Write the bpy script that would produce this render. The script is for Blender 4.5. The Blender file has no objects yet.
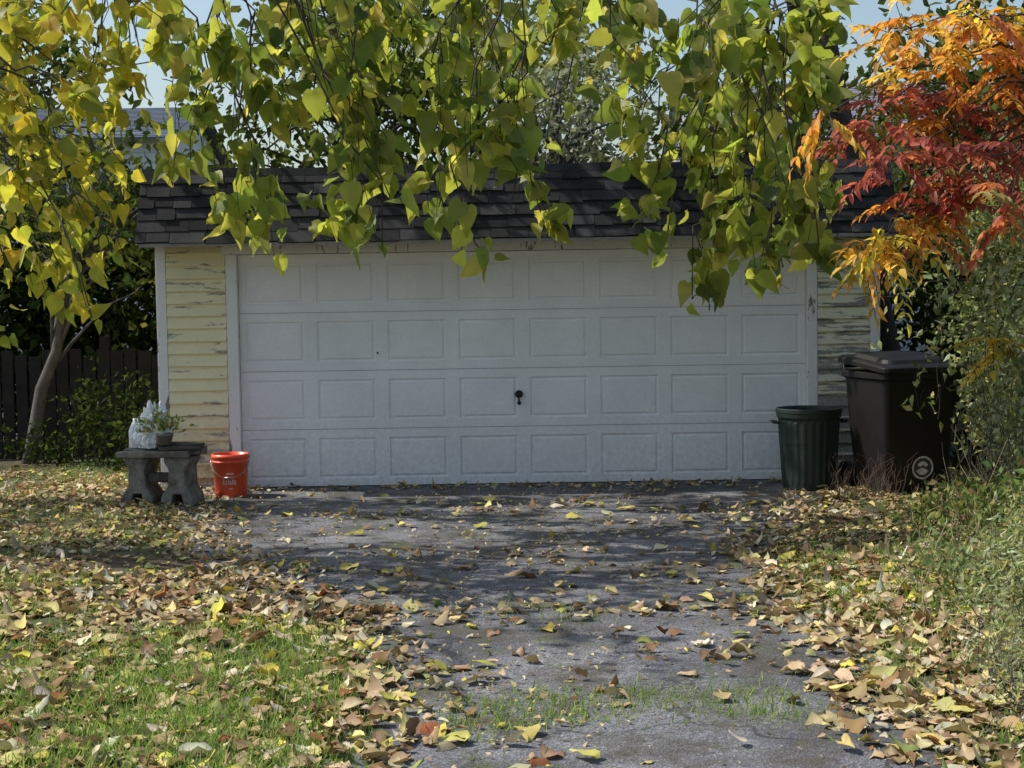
import bpy, math, random
import numpy as np
from mathutils import Vector, Matrix
rng=np.random.default_rng(7); random.seed(7)
sc=bpy.context.scene
COL=sc.collection
# ---------------------------------------------------------------- camera
F=1500.0; CAMH=1.6
cam_d=bpy.data.cameras.new("camera"); cam=bpy.data.objects.new("camera",cam_d); COL.objects.link(cam)
cam_d.sensor_width=36; cam_d.lens=F/1024*36; cam_d.clip_end=2000
pitch=math.atan(83/F)
M=Matrix.Rotation(math.radians(90)-pitch,4,'X')@Matrix.Rotation(math.radians(-0.9),4,'Z')
cam.matrix_world=Matrix.Translation((0,0,CAMH))@M
sc.camera=cam
M3=M.to_3x3()
def survey(px,py,d):
    """world position of a point measured in the reference at distance d"""
    v=M3@Vector(((px-512)/F,(384-py)/F,-1)); v*=d/v.y
    return np.array([v.x,v.y,v.z+CAMH])
# ---------------------------------------------------------------- light
S=Vector((-0.66,0.12,0.74)).normalized()
w=bpy.data.worlds.new("World"); sc.world=w; w.use_nodes=True
nt=w.node_tree; bg=nt.nodes['Background']; sky=nt.nodes.new('ShaderNodeTexSky'); sky.sky_type='NISHITA'
sky.sun_disc=False; sky.sun_elevation=math.asin(S.z); sky.sun_rotation=math.atan2(S.x,S.y)
sky.air_density=1.3; sky.dust_density=2.2; sky.ozone_density=2.0
nt.links.new(sky.outputs[0],bg.inputs[0]); bg.inputs[1].default_value=0.15
sl=bpy.data.lights.new("sun",'SUN'); sl.energy=5.0; sl.angle=math.radians(0.5); sl.color=(1,0.95,0.88)
so=bpy.data.objects.new("sun",sl); COL.objects.link(so); so.rotation_euler=S.to_track_quat('Z','Y').to_euler(); so.location=(-10,4,12)
sc.view_settings.view_transform='Standard'; sc.view_settings.look='None'; sc.view_settings.exposure=0
# ---------------------------------------------------------------- helpers
class NT:
    def __init__(s,name):
        s.m=bpy.data.materials.new(name); s.m.use_nodes=True; s.t=s.m.node_tree
        s.b=s.t.nodes['Principled BSDF']; s.out=s.t.nodes['Material Output']
    def n(s,typ,**kw):
        return s.t.nodes.new('ShaderNode'+typ)
    def l(s,a,b): s.t.links.new(a,b)
    def coord(s,scale=(1,1,1)):
        tc=s.n('TexCoord'); mp=s.n('Mapping'); s.l(tc.outputs['Object'],mp.inputs[0]); mp.inputs['Scale'].default_value=scale; return mp.outputs[0]
    def noise(s,v,scale,detail=4,rough=.6,dist=0):
        nd=s.n('TexNoise'); nd.inputs['Scale'].default_value=scale; nd.inputs['Detail'].default_value=detail
        nd.inputs['Roughness'].default_value=rough; nd.inputs['Distortion'].default_value=dist; s.l(v,nd.inputs['Vector']); return nd.outputs['Fac']
    def ramp(s,f,stops):
        nd=s.n('ValToRGB'); cr=nd.color_ramp
        while len(cr.elements)<len(stops): cr.elements.new(.5)
        for e,(p,c) in zip(cr.elements,stops):
            e.position=p; e.color=(c,c,c,1) if isinstance(c,(int,float)) else (*c,1)
        s.l(f,nd.inputs[0]); return nd.outputs[0]
    def mix(s,f,a,b,mode='MIX'):
        nd=s.n('MixRGB'); nd.blend_type=mode
        for i,v in enumerate((f,a,b)):
            if isinstance(v,(int,float)): nd.inputs[i].default_value=v if i==0 else (v,v,v,1)
            elif isinstance(v,tuple): nd.inputs[i].default_value=(*v,1)
            else: s.l(v,nd.inputs[i])
        return nd.outputs[0]
    def bump(s,h,strength=.3,dist=.01):
        nd=s.n('Bump'); nd.inputs['Strength'].default_value=strength; nd.inputs['Distance'].default_value=dist
        s.l(h,nd.inputs['Height']); s.l(nd.outputs[0],s.b.inputs['Normal'])
def simple(name,c,rough=.6,var=.25,sc_=8,bump=.15,metal=0,spec=.5):
    m=NT(name); v=m.coord(); n1=m.noise(v,sc_,3); n2=m.noise(v,sc_*9,3)
    k=m.ramp(n1,[(.25,1-var),(.75,1+var*.6)]); k=m.mix(1.0,k,m.ramp(n2,[(.3,1-var*.5),(.7,1.0)]),'MULTIPLY')
    m.l(m.mix(1.0,c,k,'MULTIPLY'),m.b.inputs['Base Color']); m.b.inputs['Roughness'].default_value=rough; m.b.inputs['Metallic'].default_value=metal
    m.b.inputs['Specular IOR Level'].default_value=spec
    if bump: m.bump(n2,bump,.005)
    return m.m
def leafmat(name,trans=.42,rough=.55,gain=1.3,far=False):
    m=NT(name); a=m.n('Attribute'); a.attribute_name='Col'; c=a.outputs['Color']
    if far:
        d=m.n('BsdfDiffuse'); m.l(c,d.inputs['Color']); first=d
    else:
        m.l(c,m.b.inputs['Base Color']); m.b.inputs['Roughness'].default_value=rough; m.b.inputs['Specular IOR Level'].default_value=.35; first=m.b
    t=m.n('BsdfTranslucent'); m.l(m.mix(1.0,c,(gain,gain*1.02,gain*.7),'MULTIPLY'),t.inputs['Color'])
    mx=m.n('MixShader'); mx.inputs[0].default_value=trans; m.l(first.outputs[0],mx.inputs[1]); m.l(t.outputs[0],mx.inputs[2]); m.l(mx.outputs[0],m.out.inputs['Surface'])
    return m.m
def mesh_np(name,V,Fc,mat,cols=None,parent=None,smooth=False):
    me=bpy.data.meshes.new(name); V=np.asarray(V,dtype=np.float32)
    if isinstance(Fc,np.ndarray):
        m_,k=Fc.shape; me.vertices.add(len(V)); me.vertices.foreach_set('co',V.ravel())
        me.loops.add(m_*k); me.loops.foreach_set('vertex_index',Fc.astype(np.int32).ravel())
        me.polygons.add(m_); me.polygons.foreach_set('loop_start',np.arange(0,m_*k,k,dtype=np.int32)); me.polygons.foreach_set('loop_total',np.full(m_,k,dtype=np.int32))
        me.update(calc_edges=True)
    else: me.from_pydata([tuple(map(float,v)) for v in V],[],Fc); me.update()
    if cols is not None:
        ca=me.color_attributes.new('Col','FLOAT_COLOR','POINT'); c4=np.ones((len(V),4),dtype=np.float32); c4[:,:3]=cols; ca.data.foreach_set('color',c4.ravel())
    if smooth: me.polygons.foreach_set('use_smooth',np.ones(len(me.polygons),dtype=bool))
    me.materials.append(mat); ob=bpy.data.objects.new(name,me); COL.objects.link(ob)
    if parent: ob.parent=parent
    return ob
def empty(name,loc=(0,0,0),rot=0):
    e=bpy.data.objects.new(name,None); COL.objects.link(e); e.location=loc; e.rotation_euler=(0,0,rot); e.empty_display_size=.2; return e
class MB:
    def __init__(s): s.v=[]; s.f=[]; s.c=[]
    def add(s,vs,fs,c=None):
        o=len(s.v); s.v+= [tuple(v) for v in vs]; s.f+=[tuple(i+o for i in f) for f in fs]
        if c is not None: s.c+=[c]*len(vs)
    def box(s,x0,x1,y0,y1,z0,z1,c=None):
        s.add([(x0,y0,z0),(x1,y0,z0),(x1,y1,z0),(x0,y1,z0),(x0,y0,z1),(x1,y0,z1),(x1,y1,z1),(x0,y1,z1)],
              [(0,3,2,1),(4,5,6,7),(0,1,5,4),(1,2,6,5),(2,3,7,6),(3,0,4,7)],c)
    def rings(s,R,closed=True,cap=True):
        o=len(s.v); n=len(R[0])
        for r in R: s.v+=[tuple(p) for p in r]
        for i in range(len(R)-1):
            for j in range(n):
                k=(j+1)%n
                if not closed and k==0: continue
                s.f.append((o+i*n+j,o+i*n+k,o+(i+1)*n+k,o+(i+1)*n+j))
        if cap: s.f.append(tuple(o+j for j in range(n))[::-1]); s.f.append(tuple(o+(len(R)-1)*n+j for j in range(n)))
    def tube(s,path,rad,n=7):
        path=[Vector(p) for p in path]; R=[]
        for i,p in enumerate(path):
            a=path[max(i-1,0)]; b=path[min(i+1,len(path)-1)]; t=(b-a).normalized()
            u=t.cross(Vector((.31,.92,.23))).normalized(); q=t.cross(u)
            r=rad[i] if hasattr(rad,'__len__') else rad
            R.append([p+(u*math.cos(2*math.pi*j/n)+q*math.sin(2*math.pi*j/n))*r for j in range(n)])
        s.rings(R)
    def obj(s,name,mat,parent=None,smooth=False,bevel=0):
        ob=mesh_np(name,np.array(s.v),s.f,mat,np.array(s.c) if s.c else None,parent,smooth)
        if bevel:
            b=ob.modifiers.new('b','BEVEL'); b.width=bevel; b.segments=2; b.limit_method='ANGLE'
        return ob
def sn(x,y,f,seed=0,oct=4):
    r=np.random.default_rng(seed); o=np.zeros_like(np.asarray(x,dtype=float)); a=1.; tot=0
    for i in range(oct):
        for k in range(3):
            th=r.uniform(0,6.28); ph=r.uniform(0,6.28); o=o+a*np.sin((x*np.cos(th)+y*np.sin(th))*f*r.uniform(.7,1.3)+ph)
        tot+=a*3; a*=.6; f*=2.03
    return o/tot*1.8
# ---------------------------------------------------------------- leaf instancing
def template(rows):
    V=[];Fc=[]
    for tm,ts,hw in rows: V+=[(0,tm,0),(hw,ts,0),(-hw,ts,0)]
    for i in range(len(rows)-1):
        a=3*i;b=a+3; Fc+=[(a,a+1,b+1,b),(a,b,b+2,a+2)]
    return np.array(V,float),np.array(Fc)
HEART=template([(0,-.07,.16),(.1,.05,.36),(.3,.26,.41),(.55,.52,.31),(.8,.77,.13),(1,.99,.015)])
OVL=template([(0,0,.04),(.2,.16,.25),(.5,.47,.31),(.8,.77,.16),(1,.99,.015)])
LANCE=template([(0,0,.02),(.3,.3,.15),(.65,.65,.11),(1,1,.005)])
OVAL=template([(0,0,.05),(.4,.4,.32),(1,1,.03)])
def norm(a): return a/np.maximum(np.linalg.norm(a,axis=1,keepdims=True),1e-9)
def leaves(name,tmpl,P,A,N,size,curl,fold,cols,mat,parent=None,wavy=.03,edge=None):
    V,Fc=tmpl; n=len(P); k=len(V); A=norm(A); X=norm(np.cross(A,N)); Z=np.cross(X,A)
    sz=np.broadcast_to(size,(n,)); curl=np.broadcast_to(curl,(n,)); fold=np.broadcast_to(fold,(n,))
    x=V[None,:,0]; t=V[None,:,1]
    z=-curl[:,None]*t*t+fold[:,None]*np.abs(x)+rng.normal(0,wavy,(n,k))
    yy=t*(1-.25*np.abs(curl[:,None])*t)
    xx=x*(1-.35*np.abs(fold[:,None]))*rng.uniform(.75,1.15,(n,1))
    W=P[:,None,:]+sz[:,None,None]*(xx[...,None]*X[:,None,:]+yy[...,None]*A[:,None,:]+z[...,None]*Z[:,None,:])
    f=(Fc[None]+ (np.arange(n)*k)[:,None,None]).reshape(-1,Fc.shape[1])
    c=np.repeat(cols[:,None,:],k,1)*rng.uniform(.85,1.12,(n,k,1))
    if edge is not None:
        e=(np.abs(V[:,0])>.05)[None,:,None]*rng.uniform(0,1,(n,1,1))**2*edge
        c=c*(1-e)+np.array([.10,.055,.02])*e
    return mesh_np(name,W.reshape(-1,3),f,mat,np.clip(c,0,1).reshape(-1,3),parent)
def pal(n,items):
    w_=np.array([i[0] for i in items],float); w_/=w_.sum(); idx=rng.choice(len(items),n,p=w_)
    c=np.array([i[1] for i in items])[idx]; return c*rng.uniform(.75,1.25,(n,1))*rng.uniform(.92,1.08,(n,3))
def rand_unit(n): return norm(rng.normal(size=(n,3)))
M_leaf=leafmat("leaf_live",.52,.5,1.65); M_far=leafmat("leaf_far",.38,gain=1.45,far=True); M_dry=leafmat("leaf_dry",.12,.6,1.1,far=True); M_grass=leafmat("grass_blade",.4,far=True)
M_bark=simple("bark",(.07,.055,.043),.9,.5,6,.9); M_bark2=simple("bark_grey",(.11,.10,.088),.9,.5,6,.9)
# ---------------------------------------------------------------- terrain
YL=[2,5.1,5.8,6.33,7.0,7.5,8.6,9.6,10.96,12,13.2,30]; XL=[-.62,-.58,-.52,-.5,-.72,-.94,-1.42,-1.9,-2.4,-2.6,-2.75,-2.75]
YR=[2,5.2,6.17,7.5,9.27,10.5,11.5,12.7,30]; XR=[1.65,1.55,1.45,1.42,1.5,1.8,2.2,2.75,3.4]
def edges(x,y):
    return np.interp(y,YL,XL)-x+sn(x,y,3,3)*.13, x-np.interp(y,YR,XR)+sn(x,y,3,4)*.13
def gh(x,y):
    dl,dr=edges(x,y); s=lambda t:np.clip(t,0,1)**2*(3-2*np.clip(t,0,1))
    h=-.012+s(dl/.45)*(.045+.02*sn(x,y,1.3,5))+s(dr/.4)*.05+s((dr-.2)/1.6)*.14*s((10.8-y)/1.5)
    h=h+.006*sn(x,y,9,6)*s(np.maximum(dl,dr)/.2)
    return h
def axis(a,b,st,lo,hi):
    m=np.arange(a,b+1e-6,st); 
    l=[];v=a;d=st*2
    while v>lo: v-=d; d*=1.5; l.append(max(v,lo))
    r=[];v=b;d=st*2
    while v<hi: v+=d; d*=1.5; r.append(min(v,hi))
    return np.array(l[::-1]+list(m)+r)
def grid(name,xs,ys,zf,mat,mask=None):
    X,Y=np.meshgrid(xs,ys); Z=zf(X,Y); V=np.stack([X.ravel(),Y.ravel(),Z.ravel()],1); nx=len(xs); ny=len(ys)
    i=np.arange(nx-1)[None]+np.arange(ny-1)[:,None]*nx; Fc=np.stack([i,i+1,i+nx+1,i+nx],-1).reshape(-1,4)
    if mask is not None: Fc=Fc[mask(V[Fc].mean(1))]
    return mesh_np(name,V,Fc,mat,None,None,True)
m=NT("lawn_soil"); v=m.coord(); n1=m.noise(v,.9,3); n2=m.noise(v,14,5,.7); n3=m.noise(v,90,3)
soil=m.ramp(n2,[(.3,(.035,.024,.014)),(.55,(.085,.06,.032)),(.75,(.15,.11,.06))]); grn=m.ramp(n3,[(.3,(.03,.05,.012)),(.7,(.08,.12,.03))])
m.l(m.mix(m.ramp(n1,[(.42,0.),(.6,.85)]),soil,grn),m.b.inputs['Base Color']); m.b.inputs['Roughness'].default_value=1; m.bump(n2,.8,.03)
grid("ground",axis(-6,6,.09,-400,400),axis(3,16,.09,-300,700),gh,m.m)
m=NT("asphalt"); v=m.coord(); n1=m.noise(v,1.2,5,.6,.4); n2=m.noise(v,60,5,.75); vo=m.n('TexVoronoi'); vo.inputs['Scale'].default_value=110; m.l(v,vo.inputs['Vector'])
base=m.ramp(n1,[(.32,(.078,.080,.09)),(.5,(.155,.156,.168)),(.7,(.255,.255,.265))])
sp=m.ramp(vo.outputs['Color'],[(.2,.6),(.6,1.),(.9,1.45)]); base=m.mix(1.,base,sp,'MULTIPLY'); base=m.mix(1.,base,m.ramp(n2,[(.3,.55),(.7,1.35)]),'MULTIPLY')
wv=m.n('VectorMath'); wv.operation='ADD'; nn=m.n('TexNoise'); nn.inputs['Scale'].default_value=2.5; nn.inputs['Detail'].default_value=4; m.l(v,nn.inputs['Vector']); m.l(nn.outputs['Color'],wv.inputs[0]); m.l(v,wv.inputs[1])
ck=m.n('TexVoronoi'); ck.feature='DISTANCE_TO_EDGE'; ck.inputs['Scale'].default_value=.9; m.l(wv.outputs[0],ck.inputs['Vector'])
crack=m.ramp(ck.outputs['Distance'],[(.0,.3),(.008,.5),(.02,1.)]); base=m.mix(1.,base,crack,'MULTIPLY')
n4=m.noise(v,2.2,5,.7); dirt=m.ramp(n4,[(.46,0.),(.62,.85)]); base=m.mix(dirt,base,m.ramp(n2,[(.3,(.035,.03,.024)),(.7,(.095,.083,.058))]))
n5=m.noise(v,3.1,5,.75); moss=m.ramp(n5,[(.56,0.),(.66,.7)]); base=m.mix(moss,base,m.ramp(n2,[(.3,(.03,.04,.012)),(.7,(.10,.13,.035))]))
m.l(base,m.b.inputs['Base Color']); m.b.inputs['Roughness'].default_value=.95; m.bump(m.mix(1.,vo.outputs['Distance'],crack,'MULTIPLY'),.5,.01)
def dmask(c):
    dl,dr=edges(c[:,0],c[:,1]); return (dl<.25)&(dr<.25)
grid("driveway",np.arange(-3.4,4.2,.1),np.arange(1,13.3,.1),lambda x,y:.004+.004*sn(x,y,2,9),m.m,dmask)
# ---------------------------------------------------------------- garage
G=empty("garage",(0.1,13,0))
def paint(name,c,bare,amt,lowdirt,streak=(1,1,1),rough=.55,soft=.012,boards=0.,ns=5):
    m=NT(name); v=m.coord(); vs=m.coord(streak); n1=m.noise(vs,ns,6,.68,.2); n2=m.noise(v,45,4); n0=m.noise(v,1.5,3)
    tc=m.n('TexCoord'); sp=m.n('SeparateXYZ'); m.l(tc.outputs['Object'],sp.inputs[0])
    mth=m.n('MapRange'); mth.inputs['From Min'].default_value=lowdirt[1]; mth.inputs['From Max'].default_value=lowdirt[0]; mth.inputs['To Min'].default_value=0; mth.inputs['To Max'].default_value=1
    m.l(sp.outputs['Z'],mth.inputs['Value'])
    pf=n1
    if boards:
        sb=m.n('Math'); sb.operation='MULTIPLY_ADD'; m.l(mth.outputs[0],sb.inputs[0]); sb.inputs[1].default_value=-boards; m.l(n1,sb.inputs[2]); pf=sb.outputs[0]
    peel=m.ramp(pf,[(amt-soft,1.),(amt+soft,0.)])
    col=m.mix(1.,c,m.ramp(n0,[(.3,.9),(.7,1.04)]),'MULTIPLY'); col=m.mix(1.,col,m.ramp(n2,[(.3,.93),(.65,1.)]),'MULTIPLY')
    b=m.mix(1.,bare,m.ramp(n2,[(.3,.6),(.7,1.2)]),'MULTIPLY')
    g=m.mix(1.,mth.outputs[0],m.ramp(m.noise(v,22,5,.75),[(.35,.15),(.62,1.)]),'MULTIPLY'); col=m.mix(g,col,lowdirt[2])
    m.l(m.mix(peel,col,b),m.b.inputs['Base Color']); m.b.inputs['Roughness'].default_value=rough; m.bump(m.mix(.5,n1,n2),.1,.003); return m.m
M_door=paint("door_paint",(.91,.91,.94),(.35,.33,.32),.2,(0.,1.0,(.66,.64,.64)),(1,1,1),.45)
M_sideL=paint("yellow_clapboard_paint",(.90,.82,.54),(.40,.36,.30),.40,(-.05,.7,(.38,.19,.10)),(.4,.5,2.6),.7,boards=.1)
M_sideR=paint("peeling_clapboard_paint",(.84,.80,.62),(.29,.275,.25),.46,(-.05,1.7,(.42,.37,.29)),(.35,.4,3.2),.75,boards=.12,soft=.015)
M_trim=paint("white_trim_paint",(.85,.85,.85),(.25,.22,.19),.38,(-.1,.4,(.33,.28,.22)),(3,3,.7),.6)
HW=2.46; DT=2.035
def sectional():
    mb=MB(); sh=DT/4; n=8; y0=.05
    for r in range(4):
        za=r*sh+.002; zb=(r+1)*sh-.002
        cw=2*HW/n; mx=.055; mz=.075
        xs=[-HW]; 
        for c in range(n): xs+=[-HW+c*cw+mx,-HW+(c+1)*cw-mx]
        xs.append(HW); zs=[za,za+mz,zb-mz,zb]
        for i in range(len(xs)-1):
            for j in range(3):
                x0,x1,z0,z1=xs[i],xs[i+1],zs[j],zs[j+1]
                if j==1 and i%2==1:
                    prof=[(0,0),(.009,.014),(.020,.014),(.032,.002),(.05,.002)]
                    o=len(mb.v)
                    for ins,dp in prof: mb.v+=[(x0+ins,y0+dp,z0+ins),(x1-ins,y0+dp,z0+ins),(x1-ins,y0+dp,z1-ins),(x0+ins,y0+dp,z1-ins)]
                    for a in range(4):
                        for k in range(4): mb.f.append((o+a*4+k,o+a*4+(k+1)%4,o+(a+1)*4+(k+1)%4,o+(a+1)*4+k))
                    mb.f.append((o+16,o+17,o+18,o+19))
                else: mb.add([(x0,y0,z0),(x1,y0,z0),(x1,y0,z1),(x0,y0,z1)],[(0,1,2,3)])
        mb.add([(-HW,y0,zb),(HW,y0,zb),(HW,y0+.012,zb-.003),(-HW,y0+.012,zb-.003)],[(0,1,2,3)])
        mb.add([(-HW,y0,za),(HW,y0,za),(HW,y0+.012,za-.001),(-HW,y0+.012,za-.001)],[(3,2,1,0)])
    return mb.obj("door",M_door,G)
sectional()
mb=MB(); mb.box(-HW,HW,.068,.1,0,DT); mb.obj("door_backing",simple("dark_gap",(.2,.2,.2)),G)
mb=MB(); mb.box(-HW,HW,.045,.066,-.004,.012); mb.obj("door_seal",simple("rubber",(.03,.03,.03)),G)
M_blk=simple("black_metal",(.02,.02,.022),.35,.2,20,.1,.5)
mb=MB(); mb.tube([(-.04,.05,.79),(-.04,.028,.79)],.034,20); mb.tube([(-.04,.03,.79),(-.04,.0,.79)],.014,12); mb.tube([(-.075,-.004,.795),(-.04,-.01,.79),(-.012,-.004,.785)],[.009,.014,.009],8); mb.tube([(-.04,.045,.715),(-.042,.0,.72),(-.042,-.0,.76)],[.008,.01,.008],8); mb.tube([(-.04,.05,.712),(-.04,.04,.712)],.017,12); mb.obj("door_handle",M_blk,G,False)
mb=MB(); mb.tube([(-1.265,.05,1.17),(-1.265,.035,1.165)],.008,8); mb.obj("door_bolt",M_blk,G,True)
XLc,XRc=-3.15,3.08
mb=MB(); mb.box(-HW-.10,-HW-.003,-.02,.12,-.02,DT+.0); mb.box(HW+.003,HW+.09,-.02,.12,-.02,DT+.0); mb.box(-HW-.13,HW+.12,-.028,.12,DT+.003,DT+.10)
mb.box(XLc-.012,XLc+.075,-.022,.1,-.02,DT+.10); mb.box(XRc-.075,XRc+.012,-.022,.1,-.02,DT+.10); mb.obj("white_trim",M_trim,G,bevel=.004)
def clap(name,x0,x1,z0,z1,mat,axis_='x',off=0,sgn=1):
    mb=MB(); e=.108; z=z0; k=0
    while z<z1-.01:
        zt=min(z+e+.012,z1)
        j=random.uniform(-.003,.003); j2=random.uniform(-.003,.003)
        a=-.03+j; a2=-.03+j2; b=-.006
        vs=[(x0,a,z),(x1,a2,z+j2),(x1,b,zt),(x0,b,zt),(x0,.02,z),(x1,.02,z),(x1,.02,zt),(x0,.02,zt)]
        if axis_=='y': vs=[(off+sgn*(-y),x,zz) for x,y,zz in vs]
        mb.add(vs,[(0,1,2,3),(4,5,1,0),(3,2,6,7),(0,3,7,4),(1,5,6,2)]); z+=e
    return mb.obj(name,mat,G)
clap("clapboards_front",XLc+.078,-HW-.103,.0,DT+.1,M_sideL)
clap("clapboards_front_worn",HW+.093,XRc-.078,.0,DT+.1,M_sideR)
clap("clapboards_side",.1,6,.0,2.4,M_sideL,'y',XLc,-1); clap("clapboards_side_far",.1,6,.0,2.4,M_sideR,'y',XRc,1)
mb=MB(); mb.box(XLc+.02,XLc+.1,.1,6,-.05,2.5); mb.box(XRc-.1,XRc-.02,.1,6,-.05,2.5); mb.box(XLc+.1,XRc-.1,5.9,6,-.05,2.5); mb.box(XLc+.1,-HW-.1,.022,.1,-.05,2.13); mb.box(HW+.1,XRc-.1,.022,.1,-.05,2.13); mb.box(XLc+.02,XRc-.02,.125,.18,DT+.003,2.55); mb.obj("walls",M_sideR,G)
m=NT("shingles"); a=m.n('Attribute'); a.attribute_name='Col'; v=m.coord(); n2=m.noise(v,120,4,.7); n1=m.noise(v,3,4)
c=m.mix(1.,a.outputs['Color'],m.ramp(n2,[(.3,.6),(.7,1.4)]),'MULTIPLY'); c=m.mix(1.,c,m.ramp(n1,[(.3,.6),(.7,1.3)]),'MULTIPLY'); m.l(c,m.b.inputs['Base Color']); m.b.inputs['Roughness'].default_value=.95; m.b.inputs['Specular IOR Level'].default_value=.15; m.bump(n2,.5,.006); M_sh=m.m
mb=MB(); X0,X1=XLc-.1,XRc+.1; ye,ze,yt,zt=-.34,2.12,-.04,2.74
sv=np.array([0,yt-ye,zt-ze]); L=np.linalg.norm(sv); sv/=L; nv=np.array([0,-sv[2],sv[1]])
rows=6; ex=L/rows
for r in range(rows):
    x=X0-random.uniform(0,.2)
    while x<X1:
        w_=random.choice([.2,.26,.3,.16]); xa=max(x,X0); xb=min(x+w_-.006,X1); x+=w_
        if xb-xa<.02: continue
        j=random.uniform(-.012,.012); s0=r*ex+j; s1=(r+1)*ex+.03; lift=.016+random.uniform(-.004,.012)
        P=lambda xx,s,h:tuple(np.array([xx,ye,ze])+sv*s+nv*h)
        g=random.uniform(.024,.058); cc=(g*1.02,g,g*.99)
        if random.random()<.12: cc=(g*.6,)*3
        mb.add([P(xa,s0,lift),P(xb,s0+random.uniform(-.004,.004),lift),P(xb,s1,.003),P(xa,s1,.003),P(xa,s0,0),P(xb,s0,0)],[(0,1,2,3),(4,5,1,0),(0,3,4),(1,5,2)],cc)
x=X0
while x<X1:
    xb=min(x+.3,X1); g=random.uniform(.025,.05); j=random.uniform(0,.012)
    mb.add([(x,yt-.03,zt-.035),(xb,yt-.03,zt-.035),(xb,yt+.0,zt+.03+j),(x,yt+.0,zt+.03+j),(xb,yt+.15,zt+.035),(x,yt+.15,zt+.035)],[(0,1,2,3),(3,2,4,5)],(g,g,g)); x=xb+.003
mb.obj("roof_shingles",M_sh,G)
M_soff=simple("soffit_wood",(.3,.28,.26),.8)
mb=MB(); 
for xx0,xx1 in ((X0+.001,X0+.03),(X1-.03,X1-.001)):
    vs=[(xx0,ye+.005,ze-.0),(xx0,yt,zt-.01),(xx0,.1,zt-.01),(xx0,.1,ze)]; vs+=[(xx1,y,z) for _,y,z in vs]
    mb.add(vs,[(0,1,2,3),(7,6,5,4),(0,4,5,1),(1,5,6,2),(2,6,7,3),(3,7,4,0)])
mb.add([(X0+.03,ye+.006,ze-.002),(X1-.03,ye+.006,ze-.002),(X1-.03,-.03,ze+.012),(X0+.03,-.03,ze+.012)],[(0,1,2,3)])
mb.add([(X0+.03,ye+.002,ze+.0),(X1-.03,ye+.002,ze+.0),(X1-.03,yt,zt),(X0+.03,yt,zt)],[(0,1,2,3)])
mb.box(X0+.03,X1-.03,ye-.012,ye+.004,ze-.022,ze+.004)
mb.obj("soffit",M_soff,G)
mb=MB(); mb.add([(X0,yt+.05,zt+.02),(X1,yt+.05,zt+.02),(X1,6.2,zt-.1),(X0,6.2,zt-.1),(X0,6.2,2.45),(X1,6.2,2.45),(X0,.1,2.45),(X1,.1,2.45)],[(0,1,2,3),(3,2,5,4),(0,3,4,6),(1,7,5,2)]); mb.obj("flat_roof",simple("tar_roof",(.06,.06,.06)),G)
# ---------------------------------------------------------------- bins, bucket, bench
def rrect(w,d,z,r=.06,n=5,oy=0,ox=0):
    pts=[]
    for cx,cy,a0 in ((w/2-r,d/2-r,0),(-w/2+r,d/2-r,90),(-w/2+r,-d/2+r,180),(w/2-r,-d/2+r,270)):
        for i in range(n):
            a=math.radians(a0+90*i/(n-1)); pts.append((cx+ox+r*math.cos(a),cy+oy+r*math.sin(a),z))
    return pts
bin_=empty("wheeled_trash_bin",(3.12,12.02,.0),math.radians(14))
M_bin=simple("bin_plastic",(.010,.0085,.008),.5,.4,5,.1,0,.4)
mb=MB(); mb.rings([rrect(.52,.50,.03),rrect(.56,.54,.06),rrect(.62,.62,.5),rrect(.66,.70,.93),rrect(.665,.71,.935),rrect(.71,.76,.945),rrect(.71,.76,.99),rrect(.67,.72,.995)]); mb.obj("body",M_bin,bin_,bevel=.008)
mb=MB()
def tilt(r,k=.09): return [(x,y,z+k*(y+.4)) for x,y,z in r]
mb.rings([tilt(rrect(.71,.80,.992,.06)),tilt(rrect(.745,.84,.995,.07)),tilt(rrect(.745,.84,1.035,.07)),tilt(rrect(.70,.79,1.047,.07)),tilt(rrect(.58,.62,1.05,.07)),tilt(rrect(.54,.56,1.082,.07)),tilt(rrect(.4,.4,1.09,.07))]); mb.obj("lid",M_bin,bin_,bevel=.006)
mb=MB(); mb.tube([(-.26,.40,.93),(-.26,.50,1.02),(.26,.50,1.02),(.26,.40,.93)],.017,8); mb.tube([(-.27,.44,1.06),(.27,.44,1.06)],.02,8)
for s_ in(-1,1): mb.tube([(s_*.27,.33,.125),(s_*.33,.33,.125)],.125,20)
mb.tube([(-.3,.33,.125),(.3,.33,.125)],.014,8)
mb.obj("handle_and_wheels",M_blk,bin_)
def fronty(z): return -np.interp(z,[.06,.5,.93],[.27,.31,.35])
def ring(mb,cx,cz,r0,r1,h,n=32,a0=0,a1=360):
    A=[math.radians(a0+(a1-a0)*i/n) for i in range(n+1)]; vs=[]
    for a in A:
        for r in(r0,r1): z=cz+r*math.sin(a); vs.append((cx+r*math.cos(a),fronty(z)-h,z))
    mb.add(vs,[(2*i,2*i+1,2*i+3,2*i+2) for i in range(n)])
mb=MB(); ring(mb,.03,.24,.0,.088,.004); mb.obj("emblem_disc",simple("emblem_dark",(.06,.06,.06),.6),bin_)
mb=MB(); ring(mb,.03,.24,.078,.092,.007); ring(mb,.03,.24,.0,.058,.007,a0=200,a1=335); ring(mb,.03,.24,.02,.05,.007,a0=20,a1=160); mb.obj("emblem_ring",simple("emblem_white",(.75,.75,.75),.6,.6,60),bin_)
mb=MB()
for rr in(.075,.115,.155): 
    pth=[(.14+rr*math.cos(a),fronty(.78+rr*math.sin(a))-.002,.78+rr*math.sin(a)) for a in np.linspace(-.6,3.6,24)]; mb.tube(pth,.008,5)
mb.obj("embossing",M_bin,bin_)
can=empty("green_trash_can",(2.46,12.42,0))
M_can=simple("can_plastic",(.015,.030,.024),.5,.3,6,.15)
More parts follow.
